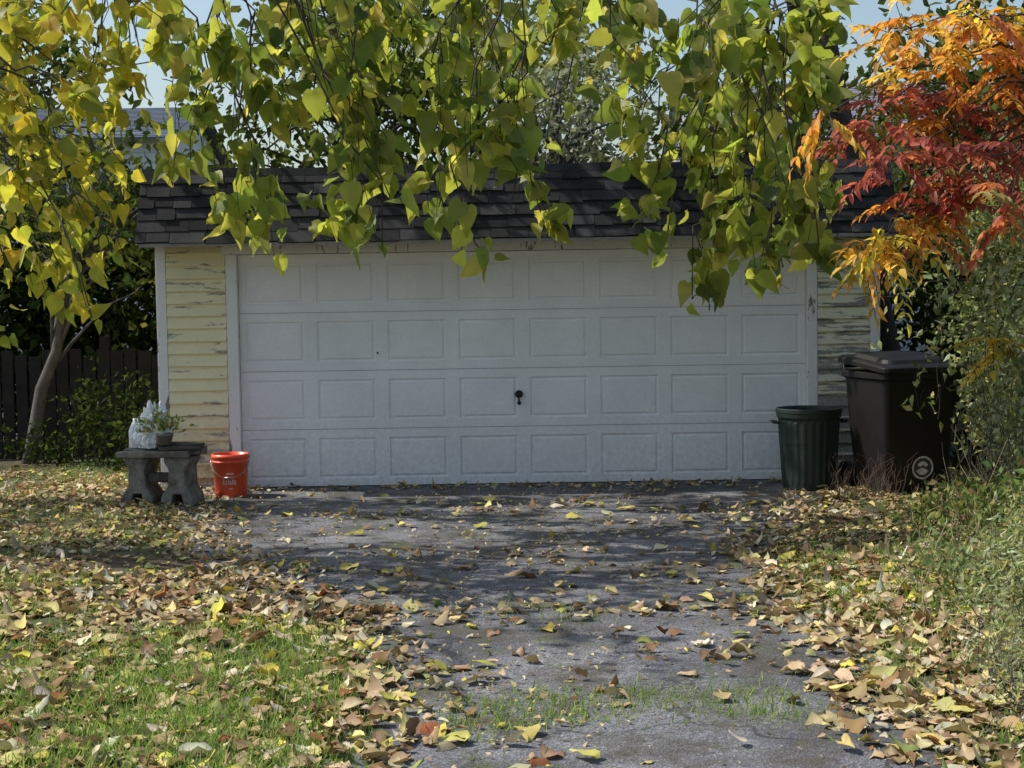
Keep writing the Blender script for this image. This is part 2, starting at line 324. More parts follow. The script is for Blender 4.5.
def lathe(prof,n=64,rib=None):
    R=[]
    for r,z in prof:
        R.append([((r*(1+(rib if rib and .08<z<.58 else 0)*(1 if (j//2)%2 else 0)))*math.cos(2*math.pi*j/n),(r*(1+(rib if rib and .08<z<.58 else 0)*(1 if (j//2)%2 else 0)))*math.sin(2*math.pi*j/n),z) for j in range(n)])
    return R
mb=MB(); mb.rings(lathe([(.205,.0),(.215,.02),(.22,.09),(.22,.1),(.248,.56),(.25,.58),(.255,.60),(.265,.605),(.268,.64),(.272,.645),(.272,.675),(.258,.68),(.25,.66),(.24,.4),(.2,.03)],96,.022)); mb.obj("body",M_can,can,bevel=.002)
mb=MB()
for s_ in(-1,1): mb.tube([(s_*.255,-.07,.56),(s_*.30,-.06,.565),(s_*.30,.06,.565),(s_*.255,.07,.56)],.012,8)
mb.obj("handles",M_can,can,True)
bk=empty("orange_bucket",(-2.37,12.52,.0),.1)
m=NT("bucket_plastic"); v=m.coord(); m.l(m.mix(m.ramp(m.noise(v,12),[(.35,0.),(.7,.35)]),(.90,.10,.035),(.75,.14,.07)),m.b.inputs['Base Color']); m.b.inputs['Roughness'].default_value=.35
mb=MB(); mb.rings(lathe([(.128,0),(.132,.006),(.146,.29),(.157,.292),(.157,.305),(.148,.307),(.150,.325),(.160,.327),(.160,.345),(.153,.362),(.146,.362),(.14,.3),(.125,.02)],48)); mb.obj("body",m.m,bk,True)
mb=MB(); mb.tube([(.162*math.cos(a),.162*math.sin(a)*1.0-.012,.33-.16*max(0,math.sin(-a))) for a in np.linspace(0,-math.pi,17)],.003,6); mb.tube([(.01*k,-.178,.175) for k in(-4,4)],.009,8); mb.obj("wire_handle",simple("wire",(.4,.4,.4),.3,.2,8,.1,.8),bk,True)
mb=MB()
def patch(a0,a1,z0,z1):
    n=8; vs=[]
    for i in range(n+1):
        a=math.radians(a0+(a1-a0)*i/n)
        for z in(z0,z1): r=.132+.014*(z/.29)+.0015; vs.append((r*math.cos(a),r*math.sin(a),z))
    mb.add(vs,[(2*i,2*i+2,2*i+3,2*i+1) for i in range(n)])
a=-112
for wd,z1 in((7,.16),(6,.15),(4,.165),(7,.15),(5,.16),(6,.15)): patch(a,a+wd*.6,.115,z1); patch(a,a+wd,.115,.124); a+=wd+2
patch(-100,-76,.2,.21); patch(-95,-80,.075,.083)
mb.obj("white_print",simple("white_print",(.7,.66,.62)),bk)
be=empty("garden_bench",(-2.83,12.1,0),math.radians(-6))
M_con=simple("weathered_concrete",(.26,.235,.20),.95,.75,9,1.)
M_con2=simple("weathered_wood",(.10,.085,.07),.95,.6,9,.9)
def jit(mb,a=.006): mb.v=[(x+random.uniform(-a,a),y+random.uniform(-a,a),z+random.uniform(-a,a)) for x,y,z in mb.v]
mb=MB(); mb.box(-.33,.27,-.20,-.10,.40,.445); mb.box(-.31,.30,-.09,.01,.405,.455);mb.box(-.32,.32,.02,.17,.40,.46); jit(mb,.009); mb.obj("seat_slabs",M_con,be,bevel=.012)
mb=MB()
for cx in(-.17,.16):
    ya,yb=-.17,.15
    prof=[(-.14,0),(-.06,0),(-.035,.10),(.035,.10),(.06,0),(.13,0),(.125,.07),(.07,.16),(.065,.30),(.10,.36),(.10,.396),(-.10,.396),(-.10,.36),(-.065,.30),(-.075,.16),(-.135,.07)]
    vs=[(cx+x,ya,z) for x,z in prof]+[(cx+x,yb,z) for x,z in prof]; n=len(prof)
    fs=[(i,(i+1)%n,n+(i+1)%n,n+i)[::-1] for i in range(n)]+[tuple(range(n)),tuple(range(2*n-1,n-1,-1))]
    mb.add(vs,fs)
jit(mb,.005); mb.obj("legs",M_con,be,bevel=.01)
mb=MB(); mb.box(-.10,.09,-.12,-.07,.19,.27); mb.box(-.02,.33,-.12,.06,.462,.5); mb.box(.02,.36,-.18,-.13,.455,.485); jit(mb,.008); mb.obj("planks",M_con2,be,bevel=.008)
bpy.ops.mesh.primitive_ico_sphere_add(subdivisions=5,radius=1); bag=bpy.context.object; bag.name="plastic_bag"
from mathutils import noise as mn
for vv in bag.data.vertices:
    p=vv.co.copy(); k=1+.3*mn.noise(p*2.2)+.28*abs(mn.noise(p*5))+.16*abs(mn.noise(p*12)); q=p*k
    if p.z>.2: q.x*=1-.55*(p.z-.2); q.y*=1-.55*(p.z-.2)
    if p.z>.7: q.z+=(p.z-.7)*1.6*abs(mn.noise(p*5)); q.x*=1.3
    vv.co=(q.x*.14,q.y*.12,max(q.z,-.8)*.17)
bag.location=(-2.90,12.08,.60)
m=NT("white_bag"); m.b.inputs['Base Color'].default_value=(.8,.82,.85,1); m.b.inputs['Roughness'].default_value=.3; v=m.coord(); m.bump(m.noise(v,30,4,.6,1.5),.5,.01); bag.data.materials.append(m.m)
pp=empty("potted_plant",(-2.78,11.94,.0))
mb=MB(); mb.rings(lathe([(.05,.50),(.065,.57),(.07,.57),(.07,.59),(.06,.59),(.055,.57)],20)); mb.obj("pot",simple("clay_pot",(.22,.2,.17)),pp,True)
n=170; P=np.stack([rng.normal(-.02,.09,n),rng.normal(0,.06,n),.60+np.abs(rng.normal(0,.07,n))],1); A=norm(P-np.array([0,0,.54])+rng.normal(0,.03,(n,3)))
leaves("plant_leaves",OVAL,P,A,rand_unit(n),.045,.4,.2,pal(n,[(3,(.16,.22,.06)),(2,(.3,.28,.08)),(1,(.3,.2,.1))]),M_leaf,pp)
for lx,ly,h in((-3.05,12.1,.24),):
    pb=MB(); pb.rings(lathe([(.05,0),(.056,.012),(.056,h*.6),(.03,h*.85),(.02,h*.9),(.02,h)],20)); ob=pb.obj("plastic_jug",simple("jug_plastic",(.7,.74,.78),.3,.1),None,True); ob.location=(lx,ly,.46)
# ---------------------------------------------------------------- trees
def bez(a,b,sag=.2,n=7,jit=.04):
    a=np.array(a);b=np.array(b); L=np.linalg.norm(b-a); out=[]
    for i in range(n):
        t=i/(n-1); p=a*(1-t)+b*t; p=p+np.array([0,0,sag*L*math.sin(math.pi*t)])
        if 0<i<n-1: p=p+rng.normal(0,jit*L*.3,3)
        out.append(tuple(p))
    return out
def taper(r0,r1,n=7): return list(np.linspace(r0,r1,n))
PAL_CAT=[(5,(.29,.32,.055)),(4,(.19,.24,.05)),(3,(.42,.41,.08)),(1.4,(.54,.48,.11)),(1,(.10,.14,.03))]
PAL_YEL=[(5,(.50,.44,.055)),(4,(.40,.38,.05)),(2,(.22,.25,.04)),(1,(.5,.36,.04))]
PAL_BG=[(4,(.05,.075,.02)),(3,(.08,.10,.025)),(2,(.14,.15,.035)),(1,(.03,.05,.015))]
def clusters_tree(name,trunk,trad,limbs,cl,size,palette,mat_b,extra=None,tm=HEART,dens=1.0,sprays=None):
    T=empty(name,trunk[0]); o=np.array(trunk[0])
    mb=MB(); tr=lambda path:[tuple(np.array(p)-o) for p in path]
    mb.tube(tr(trunk),trad,12); lp=[]
    for a,b,r0,sg in limbs:
        pth=bez(a,b,sg,12,.08); mb.tube(tr(pth),taper(r0,r0*.25,12),8); lp+=pth
    lp=np.array(lp); PP=[];AA=[];SS=[]
    for (c,rx,rz,nl) in cl:
        c=np.array(c); k=np.argmin(np.linalg.norm(lp-(c+np.array([0,0,.6])),axis=1)); st=lp[k]
        tw=bez(st,c+np.array([0,0,-rz*.5]),.15,9,.15); mb.tube(tr(tw),taper(.010,.004,9),5)
        nsub=max(3,int(nl/6))
        for q in range(nsub):
            e=c+rng.normal(0,1,3)*np.array([rx,rx,rz])*.58; b=np.array(tw[rng.integers(4,9)]); sb=bez(b,e,.1,5,.15); mb.tube(tr(sb),taper(.005,.002,5),4)
            m_=max(2,int(nl/nsub*dens)); t=rng.uniform(.3,1.05,m_)[:,None]; p=b*(1-t)+e*t+rng.normal(0,.05,(m_,3)); PP.append(p)
            d=rng.normal(0,.55,(m_,3))+np.array([0,0,-.65])+norm((e-b)[None]+1e-6)*.3; AA.append(d)
    if extra is not None:
        for (c,r,ncl,nl) in extra:
            c=np.array(c); r=np.array(r)
            for q in range(ncl):
                u=rand_unit(1)[0]*rng.uniform(.45,1)**.5*r+c; k=np.argmin(np.linalg.norm(lp-u,axis=1)); mb.tube(tr(bez(lp[k],u,.1,5,.1)),taper(.02,.004,5),4)
                p=u+rng.normal(0,1,(nl,3))*np.array([.33,.33,.2]); PP.append(p); AA.append(rng.normal(0,.5,(nl,3))+np.array([0,0,-.6]))
    if sprays is not None:      # long leafy boughs out of view, shaped to cast shadow streaks
        for a,b,wd,nl in sprays:
            pth=np.array(bez(a,b,.06,14,.12)); mb.tube(tr(pth),taper(.045,.008,14),7)
            t=rng.uniform(.12,1.02,nl)*13; i=np.clip(t.astype(int),0,12); fr=(t-i)[:,None]
            gap=(sn(t,t*0,1.1,int(abs(a[1])*37)%91)>-.35)
            p=pth[i]*(1-fr)+pth[i+1]*fr+rng.normal(0,1,(nl,3))*np.array([.15,wd,wd*.6]); p=p[gap]; PP.append(p); AA.append(rng.normal(0,.6,(len(p),3))+np.array([.3,0,-.5]))
            for q in range(10):
                s=pth[rng.integers(2,14)]; mb.tube(tr(bez(s,s+rng.normal(0,1,3)*np.array([.35,wd*1.3,wd]),.05,4,.1)),taper(.009,.003,4),4)
    mb.obj("trunk_and_branches",mat_b,T,True)
    P=np.concatenate(PP)-o; A=np.concatenate(AA); n=len(P)
    leaves("foliage",tm,P,A,rand_unit(n)*.8+np.array([0,-.6,.35]),rng.uniform(.6,1.2,n)*size,rng.uniform(-.1,.5,n),rng.uniform(0,.5,n),pal(n,palette),M_leaf,T)
    return T
C=[]
def add(px,py,rx,ry,d,n): C.append((survey(px,py,d),rx*d/F,ry*d/F,n))
for t in [(190,150,35,45,30),(215,60,45,45,38),(255,110,40,45,34),(250,195,35,35,34),(270,240,22,18,16),(225,215,20,16,9),(310,50,45,40,36),(300,110,35,25,18),(350,30,45,30,32),(347,200,28,30,24),(345,150,30,25,14),(385,105,45,45,36),(390,180,35,35,30),(382,240,14,14,8),(440,50,45,45,40),(440,135,42,40,34),(435,205,38,26,28),(475,232,18,22,13),(500,50,40,45,36),(500,125,30,36,24),(510,195,32,28,26),(548,222,18,32,20),(550,30,35,30,26),(590,15,35,22,20),(640,30,45,30,32),(640,90,35,35,24),(630,140,25,22,12),(640,205,26,24,20),(665,235,16,22,13),(690,145,45,35,34),(700,55,45,45,40),(692,290,18,18,20),(715,230,26,32,30),(745,190,28,28,26),(750,100,40,40,34),(765,40,40,35,34),(765,155,32,32,26),(772,235,30,26,28),(765,268,18,12,10),(805,205,28,22,24),(838,228,18,22,18),(805,100,25,35,24),(820,250,14,14,11),(160,30,30,30,18),(280,20,35,25,24),(400,15,40,20,26),(470,5,40,20,24),(720,10,40,20,24),(810,50,28,30,28),(845,10,30,18,16)]:
    add(*t[:4],random.uniform(9.6,11.2),int(t[4]*1.25))
limbs=[((3.3,14.6,3.2),(0.8,11.5,4.6),.08,.1),((0.8,11.5,4.6),(-3.2,10.3,4.3),.05,.1),((3.1,14.6,4.6),(1.8,10.6,3.9),.05,.15),((1.2,11.8,4.6),(.1,9.5,4.2),.04,.1),((-1.2,10.8,4.9),(-1.6,9.3,4.0),.03,.1),((3.1,14.6,4.5),(5,12,6.5),.07,.1),((3.1,14.6,4.5),(-3,13.6,5.2),.08,.1)]
clusters_tree("catalpa_tree",[(3.9,15.2,-.05),(3.75,15,1),(3.3,14.7,3),(3.0,14.6,4.5),(2.9,14.6,7)],[.18,.15,.11,.09,.05],limbs,C,.188,PAL_CAT,M_bark,
    extra=[((.3,13.4,5.0),(2.2,.6,.4),13,30)],  # crown clumps above the view, put in to shadow the roof
    sprays=[((2.8,14.2,4.9),(-2.2,13.75,4.75),.2,170),((.5,13.6,5.0),(-2.6,13.1,4.7),.16,120)])
C=[]
for t in [(30,40,50,35,40),(90,50,45,42,40),(140,35,35,35,24),(50,125,48,40,38),(105,145,36,38,24),(25,195,32,36,28),(78,195,40,32,30),(112,240,20,26,14),(60,255,28,26,22),(92,312,14,12,9),(18,270,20,26,14),(0,325,12,20,9),(68,300,16,16,9),(130,80,24,22,12),(95,95,34,28,24),(60,5,50,20,26),(120,190,18,20,8),(20,90,36,30,26)]:
    add(*t[:4],random.uniform(8.2,9.6),int(t[4]*1.4))
limbs=[((-6.3,10.2,2.6),(-3.4,9,4.2),.07,.15),((-6.2,10.2,3.5),(-2.2,9,4.4),.06,.15),((-6.2,10.2,3.5),(-8.5,11,6.5),.07,.1),((-6.2,10.2,4),(-6,7,6.5),.06,.1),((-4.2,9.2,4.2),(-3.1,8.4,2.9),.03,.1)]
clusters_tree("yellow_maple_tree",[(-6.6,10.3,-.05),(-6.5,10.2,1.5),(-6.2,10.2,3.5),(-6.3,10.3,6.5)],[.2,.17,.14,.05],limbs,C,.13,PAL_YEL,M_bark2,
    extra=[((-6.6,10.4,5.6),(1.8,1.6,.8),8,30)],
    sprays=[((-6.2,10.3,4.4),(-2.4,10.55,4.75),.10,280),((-6.2,10.3,4.0),(-3.0,9.35,4.5),.09,200),((-6.3,10.3,5.4),(-2.9,9.9,5.1),.06,120),((-6.2,10.3,4.9),(-3.4,8.5,5.2),.09,150),((-6.2,10.3,4.9),(-3.9,7.3,5.3),.10,150)])
clusters_tree("shadow_tree",[(-7.6,12.6,-.05),(-7.5,12.5,1.5),(-7.3,12.5,3.8),(-7.4,12.5,6.5)],[.22,.19,.15,.05],[((-7.3,12.5,3.4),(-4.5,12.6,4.6),.08,.1),((-7.3,12.5,4),(-9.5,12.2,6.2),.07,.1)],[],.16,PAL_YEL,M_bark,  # tree out of view, added to streak the driveway with branch shadows
    extra=[((-8.6,12.4,5.8),(1.5,1.0,.9),8,30)],
    sprays=[((-7.3,12.5,4.2),(-2.0,12.85,4.8),.15,440),((-7.3,12.5,4.4),(-1.8,12.3,4.9),.13,380),((-7.3,12.5,4.9),(-2.6,11.75,4.9),.10,260),((-7.3,12.5,4.4),(-2.6,11.2,4.7),.08,190),((-7.3,12.5,5.2),(-3.2,13.2,5.2),.2,260)])
def sumac():
    T=empty("red_sumac_tree",(4.6,9.6,0)); o=np.array([4.6,9.6,0]); mb=MB()
    mb.tube([(0,0,-.05),(-.05,0,1),(-.25,-.1,2.2),(-.5,-.2,3.4)],[.06,.05,.04,.03],8); hub=np.array([-.35,-.1,2.8])
    reds=[(4,(.38,.09,.06)),(3,(.30,.08,.065)),(2,(.52,.19,.08)),(1,(.22,.18,.05))]; ors=[(3,(.60,.27,.05)),(3,(.66,.38,.06)),(1,(.48,.17,.05))]; yel=[(3,(.60,.42,.06)),(2,(.46,.39,.06)),(1,(.58,.29,.04))]
    P=[];A=[];Cc=[];N=[];Sz=[]
    for px,py,rx,ry,n,pl in [(905,30,35,25,13,ors),(945,60,30,25,12,ors),(855,128,24,24,9,reds),(900,95,35,30,14,reds),(960,110,40,35,20,reds),(1000,60,30,40,16,ors),(900,155,35,26,12,reds),(960,170,40,30,18,reds),(1010,150,25,40,14,reds),(885,240,26,24,12,yel),(912,222,24,18,11,ors),(930,198,25,18,11,reds),(866,264,12,12,4,yel),(995,345,18,12,8,yel),(980,20,35,20,14,ors),(1010,205,20,28,8,reds),(830,112,12,12,3,ors),(890,258,14,12,4,yel),(1030,100,20,60,14,reds),(985,25,30,20,6,yel),(930,120,30,25,10,ors)]:
        c=survey(px,py,random.uniform(8.6,9.8))-o
        mb.tube(bez(hub,c,.15,7,.1),taper(.014,.004),5)
        for k in range(n):
            s=c+rng.normal(0,.42,3)*np.array([rx,rx,ry])*9/F*1.1; dr=norm(np.array([[rng.normal(-.1,.8),rng.normal(-.3,.7),rng.normal(-.05,.4)]]))[0]
            L=rng.uniform(.20,.33); mb.tube([c*.6+s*.4]+[s+dr*L*t+np.array([0,0,-.35*L*t*t]) for t in np.linspace(0,1,6)],.0025,4)
            side=norm(np.cross(dr,[0,0,1])[None])[0]; base=pal(1,pl)[0]; npair=6
            for i in range(npair+1):
                t=.15+.85*i/npair; p=s+dr*L*t+np.array([0,0,-.35*L*t*t])
                for sg in((-1,1) if i<npair else (0,)):
                    a=side*sg+dr*(.55 if sg else 1)+np.array([0,0,-.3+rng.normal(0,.2)]); P.append(p);A.append(a);N.append(np.array([0,0,1])+rng.normal(0,.3,3)); Cc.append(base*rng.uniform(.75,1.3)); Sz.append(rng.uniform(.075,.115))
    mb.obj("stems",M_bark,T,True); A=np.array(A)
    leaves("foliage",template([(0,0,.03),(.3,.3,.21),(.65,.65,.17),(1,1,.005)]),np.array(P),A,np.array(N),np.array(Sz),.35,.35,np.array(Cc),M_leaf,T)
sumac()
def bgtree(name,base,h,cc,rad,ncl,nl,size,palette,bark=M_bark,spread=.5,tm=OVAL,trad=.16,lean=0,bt=.25):
    T=empty(name,base); mb=MB(); top=np.array(cc)-np.array(base); mb.tube(bez((0,0,-.1),(top[0],top[1],top[2]+rad[2]*.4),0,8,.05),taper(trad,trad*.25,8),9)
    P=[];A=[]
    for q in range(ncl):
        u=rand_unit(1)[0]*rng.uniform(.2,1)**.45*np.array(rad)+top; t=rng.uniform(.35,.95); st=top*t; mb.tube(bez(st,u,.1,6,.12),taper(trad*bt,.006,6),5)
        P.append(u+rng.normal(0,spread,(nl,3))*np.array([1,1,.7])); A.append(rng.normal(0,.7,(nl,3))+np.array([0,0,-.3]))
    mb.obj("trunk_and_branches",bark,T,True); P=np.concatenate(P);A=np.concatenate(A);n=len(P); P[:,2]=np.maximum(P[:,2],.03)
    leaves("foliage",tm,P,A,rand_unit(n),rng.uniform(.6,1.3,n)*size,.2,.2,pal(n,palette),M_far,T); return T
GRN=PAL_BG; GREY=[(3,(.24,.25,.18)),(2,(.33,.34,.26)),(2,(.12,.14,.07))]; YG=[(3,(.24,.26,.06)),(2,(.15,.19,.045)),(2,(.33,.30,.07))]
bgtree("background_tree",(-2.2,21,0),7,(-2.1,21,4.4),(1.9,1.6,1.8),46,75,.16,GRN)
bgtree("background_tree",(0.6,23,0),7,(0.8,23,4.4),(1.6,1.3,1.3),34,80,.13,GREY,M_bark2)
bgtree("background_tree",(3.4,22,0),7,(3.6,22,3.9),(1.8,1.4,1.6),36,75,.16,GRN)
bgtree("background_tree",(-7.6,19,0),6,(-7.2,18.6,4.2),(1.5,1.4,1.8),40,70,.16,YG)
bgtree("background_tree",(-1.0,30,0),9,(-.5,30,6.6),(3.0,2,2.2),36,70,.22,YG)
bgtree("background_tree",(6.6,19,0),7,(6.4,18,3.3),(1.9,1.6,2.1),56,75,.16,GRN)
bgtree("leaning_tree",(-4.95,15.2,0),5,(-4.3,15.6,2.6),(1.2,.9,.8),24,60,.12,GRN,M_bark2,.35,trad=.08)
bgtree("background_tree",(-14,34,0),9,(-13,34,5),(5,3,4),50,60,.28,GRN)
def belt(n):
    x=rng.uniform(-45,45,n); y=55+rng.normal(0,2,n); top=6+2.2*sn(x,x*0,.35,11); z=rng.uniform(0,1,n)**.8*top; return np.stack([x,y,z],1)
P=belt(11000); n=len(P); leaves("distant_treeline",OVAL,P,rng.normal(0,.7,(n,3)),rand_unit(n),rng.uniform(.6,1.3,n)*.75,.2,.2,pal(n,[(2,(.07,.09,.035)),(2,(.13,.13,.04)),(1,(.16,.11,.05))]),M_far)
def shrub(name,blobs,per,size,palette,tm=OVAL,spread=1.0,twigs=12,bark=M_bark,down=0.,tw=.006,lumpy=.33,strands=None):
    T=empty(name,(blobs[0][0][0],blobs[0][0][1],0)); o=np.array([blobs[0][0][0],blobs[0][0][1],0]); mb=MB(); P=[]
    for c,r in blobs:
        c=np.array(c)-o; r=np.array(r); n=int(per*r[0]*r[1]**.5*r[2]); u=rand_unit(n)*(rng.uniform(.0,1,(n,1))**.35)
        lump=1+lumpy*sn(u[:,0]*3+c[0],u[:,2]*3+u[:,1]*2,1.6,int(abs(c[0]*100))%97); P.append(c+u*r*lump[:,None]*spread+rng.normal(0,.04,(n,3)))
        for q in range(twigs):
            e=c+rand_unit(1)[0]*r*1.12; mb.tube(bez((c[0]+rng.normal(0,.1),c[1]+rng.normal(0,.1),0),e,.05,6,.12),taper(tw,.0015,6),4)
    for (a,b,nl) in (strands or []):
        pth=np.array(bez(np.array(a)-o,np.array(b)-o,.12,10,.12)); mb.tube(pth,taper(.004,.0015,10),4)
        t=rng.uniform(0,1,nl)*9; i=np.clip(t.astype(int),0,8); fr=(t-i)[:,None]; P.append(pth[i]*(1-fr)+pth[i+1]*fr+rng.normal(0,.035,(nl,3)))
    P=np.concatenate(P); P[:,2]=np.maximum(P[:,2],.02); n=len(P); mb.obj("twigs",bark,T)
    leaves("foliage",tm,P,rng.normal(0,.7,(n,3))+np.array([0,0,down]),rand_unit(n),rng.uniform(.5,1.35,n)*size,.25,.3,pal(n,palette),M_far,T); return T
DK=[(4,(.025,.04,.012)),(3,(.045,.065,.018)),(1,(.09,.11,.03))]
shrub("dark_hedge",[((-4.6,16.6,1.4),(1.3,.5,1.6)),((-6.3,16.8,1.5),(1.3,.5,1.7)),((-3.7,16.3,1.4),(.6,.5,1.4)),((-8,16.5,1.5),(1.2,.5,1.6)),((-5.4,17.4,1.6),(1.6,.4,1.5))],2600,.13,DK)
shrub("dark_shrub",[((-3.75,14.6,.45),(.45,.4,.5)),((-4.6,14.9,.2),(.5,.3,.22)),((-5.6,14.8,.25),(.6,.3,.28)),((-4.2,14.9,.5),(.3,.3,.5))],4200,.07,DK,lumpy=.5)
mb=MB(); x=-9.
while x<-3.5:
    h=1.12+random.uniform(-.05,.05); mb.box(x,x+.125+random.uniform(-.01,.01),15.6,15.62+random.uniform(0,.01),.02,h); x+=.142
mb.box(-9,-3.5,15.635,15.66,.3,.38); mb.box(-9,-3.5,15.635,15.66,.95,1.03)
for x in(-8.9,-6.6,-4.3): mb.box(x,x+.09,15.661,15.75,0,1.3)
mb.obj("wooden_fence",simple("old_fence_wood",(.02,.017,.015),.9,.5,7,.6))
LT=[(4,(.28,.33,.14)),(3,(.40,.44,.26)),(2,(.11,.15,.05)),(1,(.50,.45,.17))]
SG=[(4,(.34,.38,.22)),(3,(.22,.27,.11)),(2,(.45,.48,.32)),(1.5,(.48,.43,.15))]
st=[]
for i in range(60):
    a=(rng.uniform(3.2,4.1),rng.uniform(10.2,11.3),rng.uniform(1.6,2.8)); b=(a[0]+rng.normal(-.36,.22),a[1]-rng.uniform(.0,.5),max(.3,a[2]-rng.uniform(.4,1.5))); st.append((a,b,28))
for i in range(26):
    a=(rng.uniform(3.4,3.9),rng.uniform(10.8,11.4),rng.uniform(1.2,2.4)); b=(a[0]-rng.uniform(.1,.6),a[1]+rng.normal(0,.1),a[2]+rng.uniform(-.2,.5)); st.append((a,b,22))
shrub("vine_covered_shrub",[((3.78,11.3,1.5),(.34,.5,1.1)),((4.15,10.9,1.3),(.55,.6,1.25)),((3.68,10.6,2.0),(.34,.4,.5)),((3.5,10.6,.8),(.26,.3,.65)),((5.1,11.2,1.6),(.8,.6,1.7))],14000,.068,LT,twigs=26,down=-.3,lumpy=.6,strands=st)
shrub("vine_covered_shrub",[((3.15,9.5,1.15),(.2,.3,.7)),((3.5,9.6,1.0),(.4,.4,1.0))],15000,.05,SG,twigs=34,bark=M_bark2,down=-.3,tw=.004,lumpy=.7)
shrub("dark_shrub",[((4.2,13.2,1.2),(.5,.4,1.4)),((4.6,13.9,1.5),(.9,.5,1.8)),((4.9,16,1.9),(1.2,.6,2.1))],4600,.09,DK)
GB=[(3,(.10,.15,.04)),(3,(.16,.21,.06)),(2,(.26,.27,.09)),(1.,(.30,.22,.10))]
shrub("green_bush",[((2.85,8.9,.25),(.40,.35,.24)),((3.2,8.7,.34),(.4,.35,.33)),((2.75,9.8,.15),(.3,.3,.14)),((3.15,10.3,.18),(.3,.25,.18))],17000,.055,GB,OVAL,twigs=40,tw=.004,lumpy=.6)
shrub("green_bush",[((2.42,7.2,.22),(.33,.33,.24)),((2.75,7.3,.38),(.35,.3,.35)),((2.3,7.9,.17),(.25,.3,.16))],24000,.047,[(3,(.17,.23,.09)),(2,(.28,.33,.16)),(1.5,(.36,.33,.15))],OVAL,twigs=40,tw=.004,lumpy=.6)
shrub("grey_green_bush",[((2.05,6.0,.32),(.24,.3,.28)),((2.3,6.2,.5),(.3,.3,.38)),((1.93,5.5,.18),(.2,.25,.14))],44000,.037,SG,LANCE,twigs=40,bark=M_bark2,tw=.003,lumpy=.6)
def stems(name,spec,mat,rad):
    mb=MB(); o=np.array([spec[0][0],spec[0][1],0])
    for cx,cy,rx,ry,h,n in spec:
        for i in range(n):
            p0=np.array([cx+rng.uniform(-rx,rx),cy+rng.uniform(-ry,ry),0.]); p0[2]=float(gh(p0[0],p0[1])); hh=h*rng.uniform(.4,1.1)
            p1=p0+np.array([rng.normal(0,.35)*hh,rng.normal(0,.3)*hh,hh]); mb.tube(bez(p0-o,p1-o,.08,6,.2),taper(rad,.0008,6),3)
    ob=mb.obj(name,mat); ob.location=tuple(o); return ob
stems("dry_weed",[(2.72,11.5,.25,.2,.34,70)],simple("dry_stem",(.10,.06,.04),.9),.003)
stems("dry_weed",[(2.5,8.4,.45,.8,.36,60),(2.2,6.6,.4,.8,.34,60),(2.85,10.0,.35,.5,.3,40),(3.0,9.3,.3,.5,.6,35)],simple("straw_stem",(.36,.30,.17),.9),.0022)
# ---------------------------------------------------------------- background houses
def house(name,x0,x1,y0,y1,hw,hr,wallc,roofc,wins):
    H=empty(name,((x0+x1)/2,y0,0)); cx=(x0+x1)/2; w2=(x1-x0)/2; D=y1-y0
    mb=MB(); z=0
    while z<hw: mb.add([(-w2,-.03,z),(w2,-.03,z),(w2,0,z+.2),(-w2,0,z+.2)],[(0,1,2,3)]); z+=.19
    mb.box(-w2,w2,.01,D,0,hw); mb.add([(-w2,.01,hw),(-w2,D,hw),(-w2,D/2,hr),(w2,.01,hw),(w2,D,hw),(w2,D/2,hr)],[(0,2,1),(3,4,5)]); mb.obj("walls",simple(name+"_wall",wallc,.7,.12),H)
    mb=MB(); nr=22
    for s in(0,1):
        for r in range(nr):
            t0=r/nr;t1=(r+1)/nr; ya=-.4+(D/2+.4)*t0; yb=-.4+(D/2+.4)*t1; za=hw-.1+(hr-hw+.2)*t0; zb=hw-.1+(hr-hw+.2)*t1
            if s: ya,yb=D-ya,D-yb
            mb.add([(-w2-.3,ya,za+.015),(w2+.3,ya,za+.015),(w2+.3,yb,zb),(-w2-.3,yb,zb),(-w2-.3,ya,za-.02),(w2+.3,ya,za-.02)],[(0,1,2,3),(4,5,1,0)])
    mb.obj("roof",simple(name+"_roof",roofc,.9,.3,3),H)
    mb=MB(); g=MB()
    for wx,wz in wins: mb.box(wx-.5,wx+.5,-.06,.0,wz-.7,wz+.7); g.box(wx-.4,wx+.4,-.075,-.061,wz-.6,wz+.6)
    mb.obj("window_frames",simple(name+"_frame",(.7,.7,.7)),H); g.obj("window_panes",simple(name+"_glass",(.03,.04,.05),.1),H)
house("white_house",-13.5,-6.7,29,35,4.9,5.7,(.72,.76,.80),(.13,.16,.21),[(-2,3.6),(1.2,3.6),(2.6,3.6)])
house("grey_house",4.6,13,35,43,5.3,7.0,(.35,.36,.4),(.22,.20,.24),[(-2,4),(1,4)])
PL=empty("utility_pole",(-16,20,0)); mb=MB(); mb.tube([(0,0,0),(0,0,9)],[.15,.11],10); mb.box(-.05,.05,-1,1,8.2,8.32); mb.obj("pole",M_bark,PL)
mb=MB()
for (a,b) in(((-16,20,6.0),(14,12.5,6.1)),((-16,20.4,8.0),(14,16,7.6)),((-16,19.6,3.6),(14,15,8.2))):
    a=np.array(a);b=np.array(b); mb.tube([a*(1-t)+b*t-np.array([0,0,1.0*math.sin(math.pi*t)]) for t in np.linspace(0,1,30)],.009,5)
mb.obj("power_lines",M_blk)
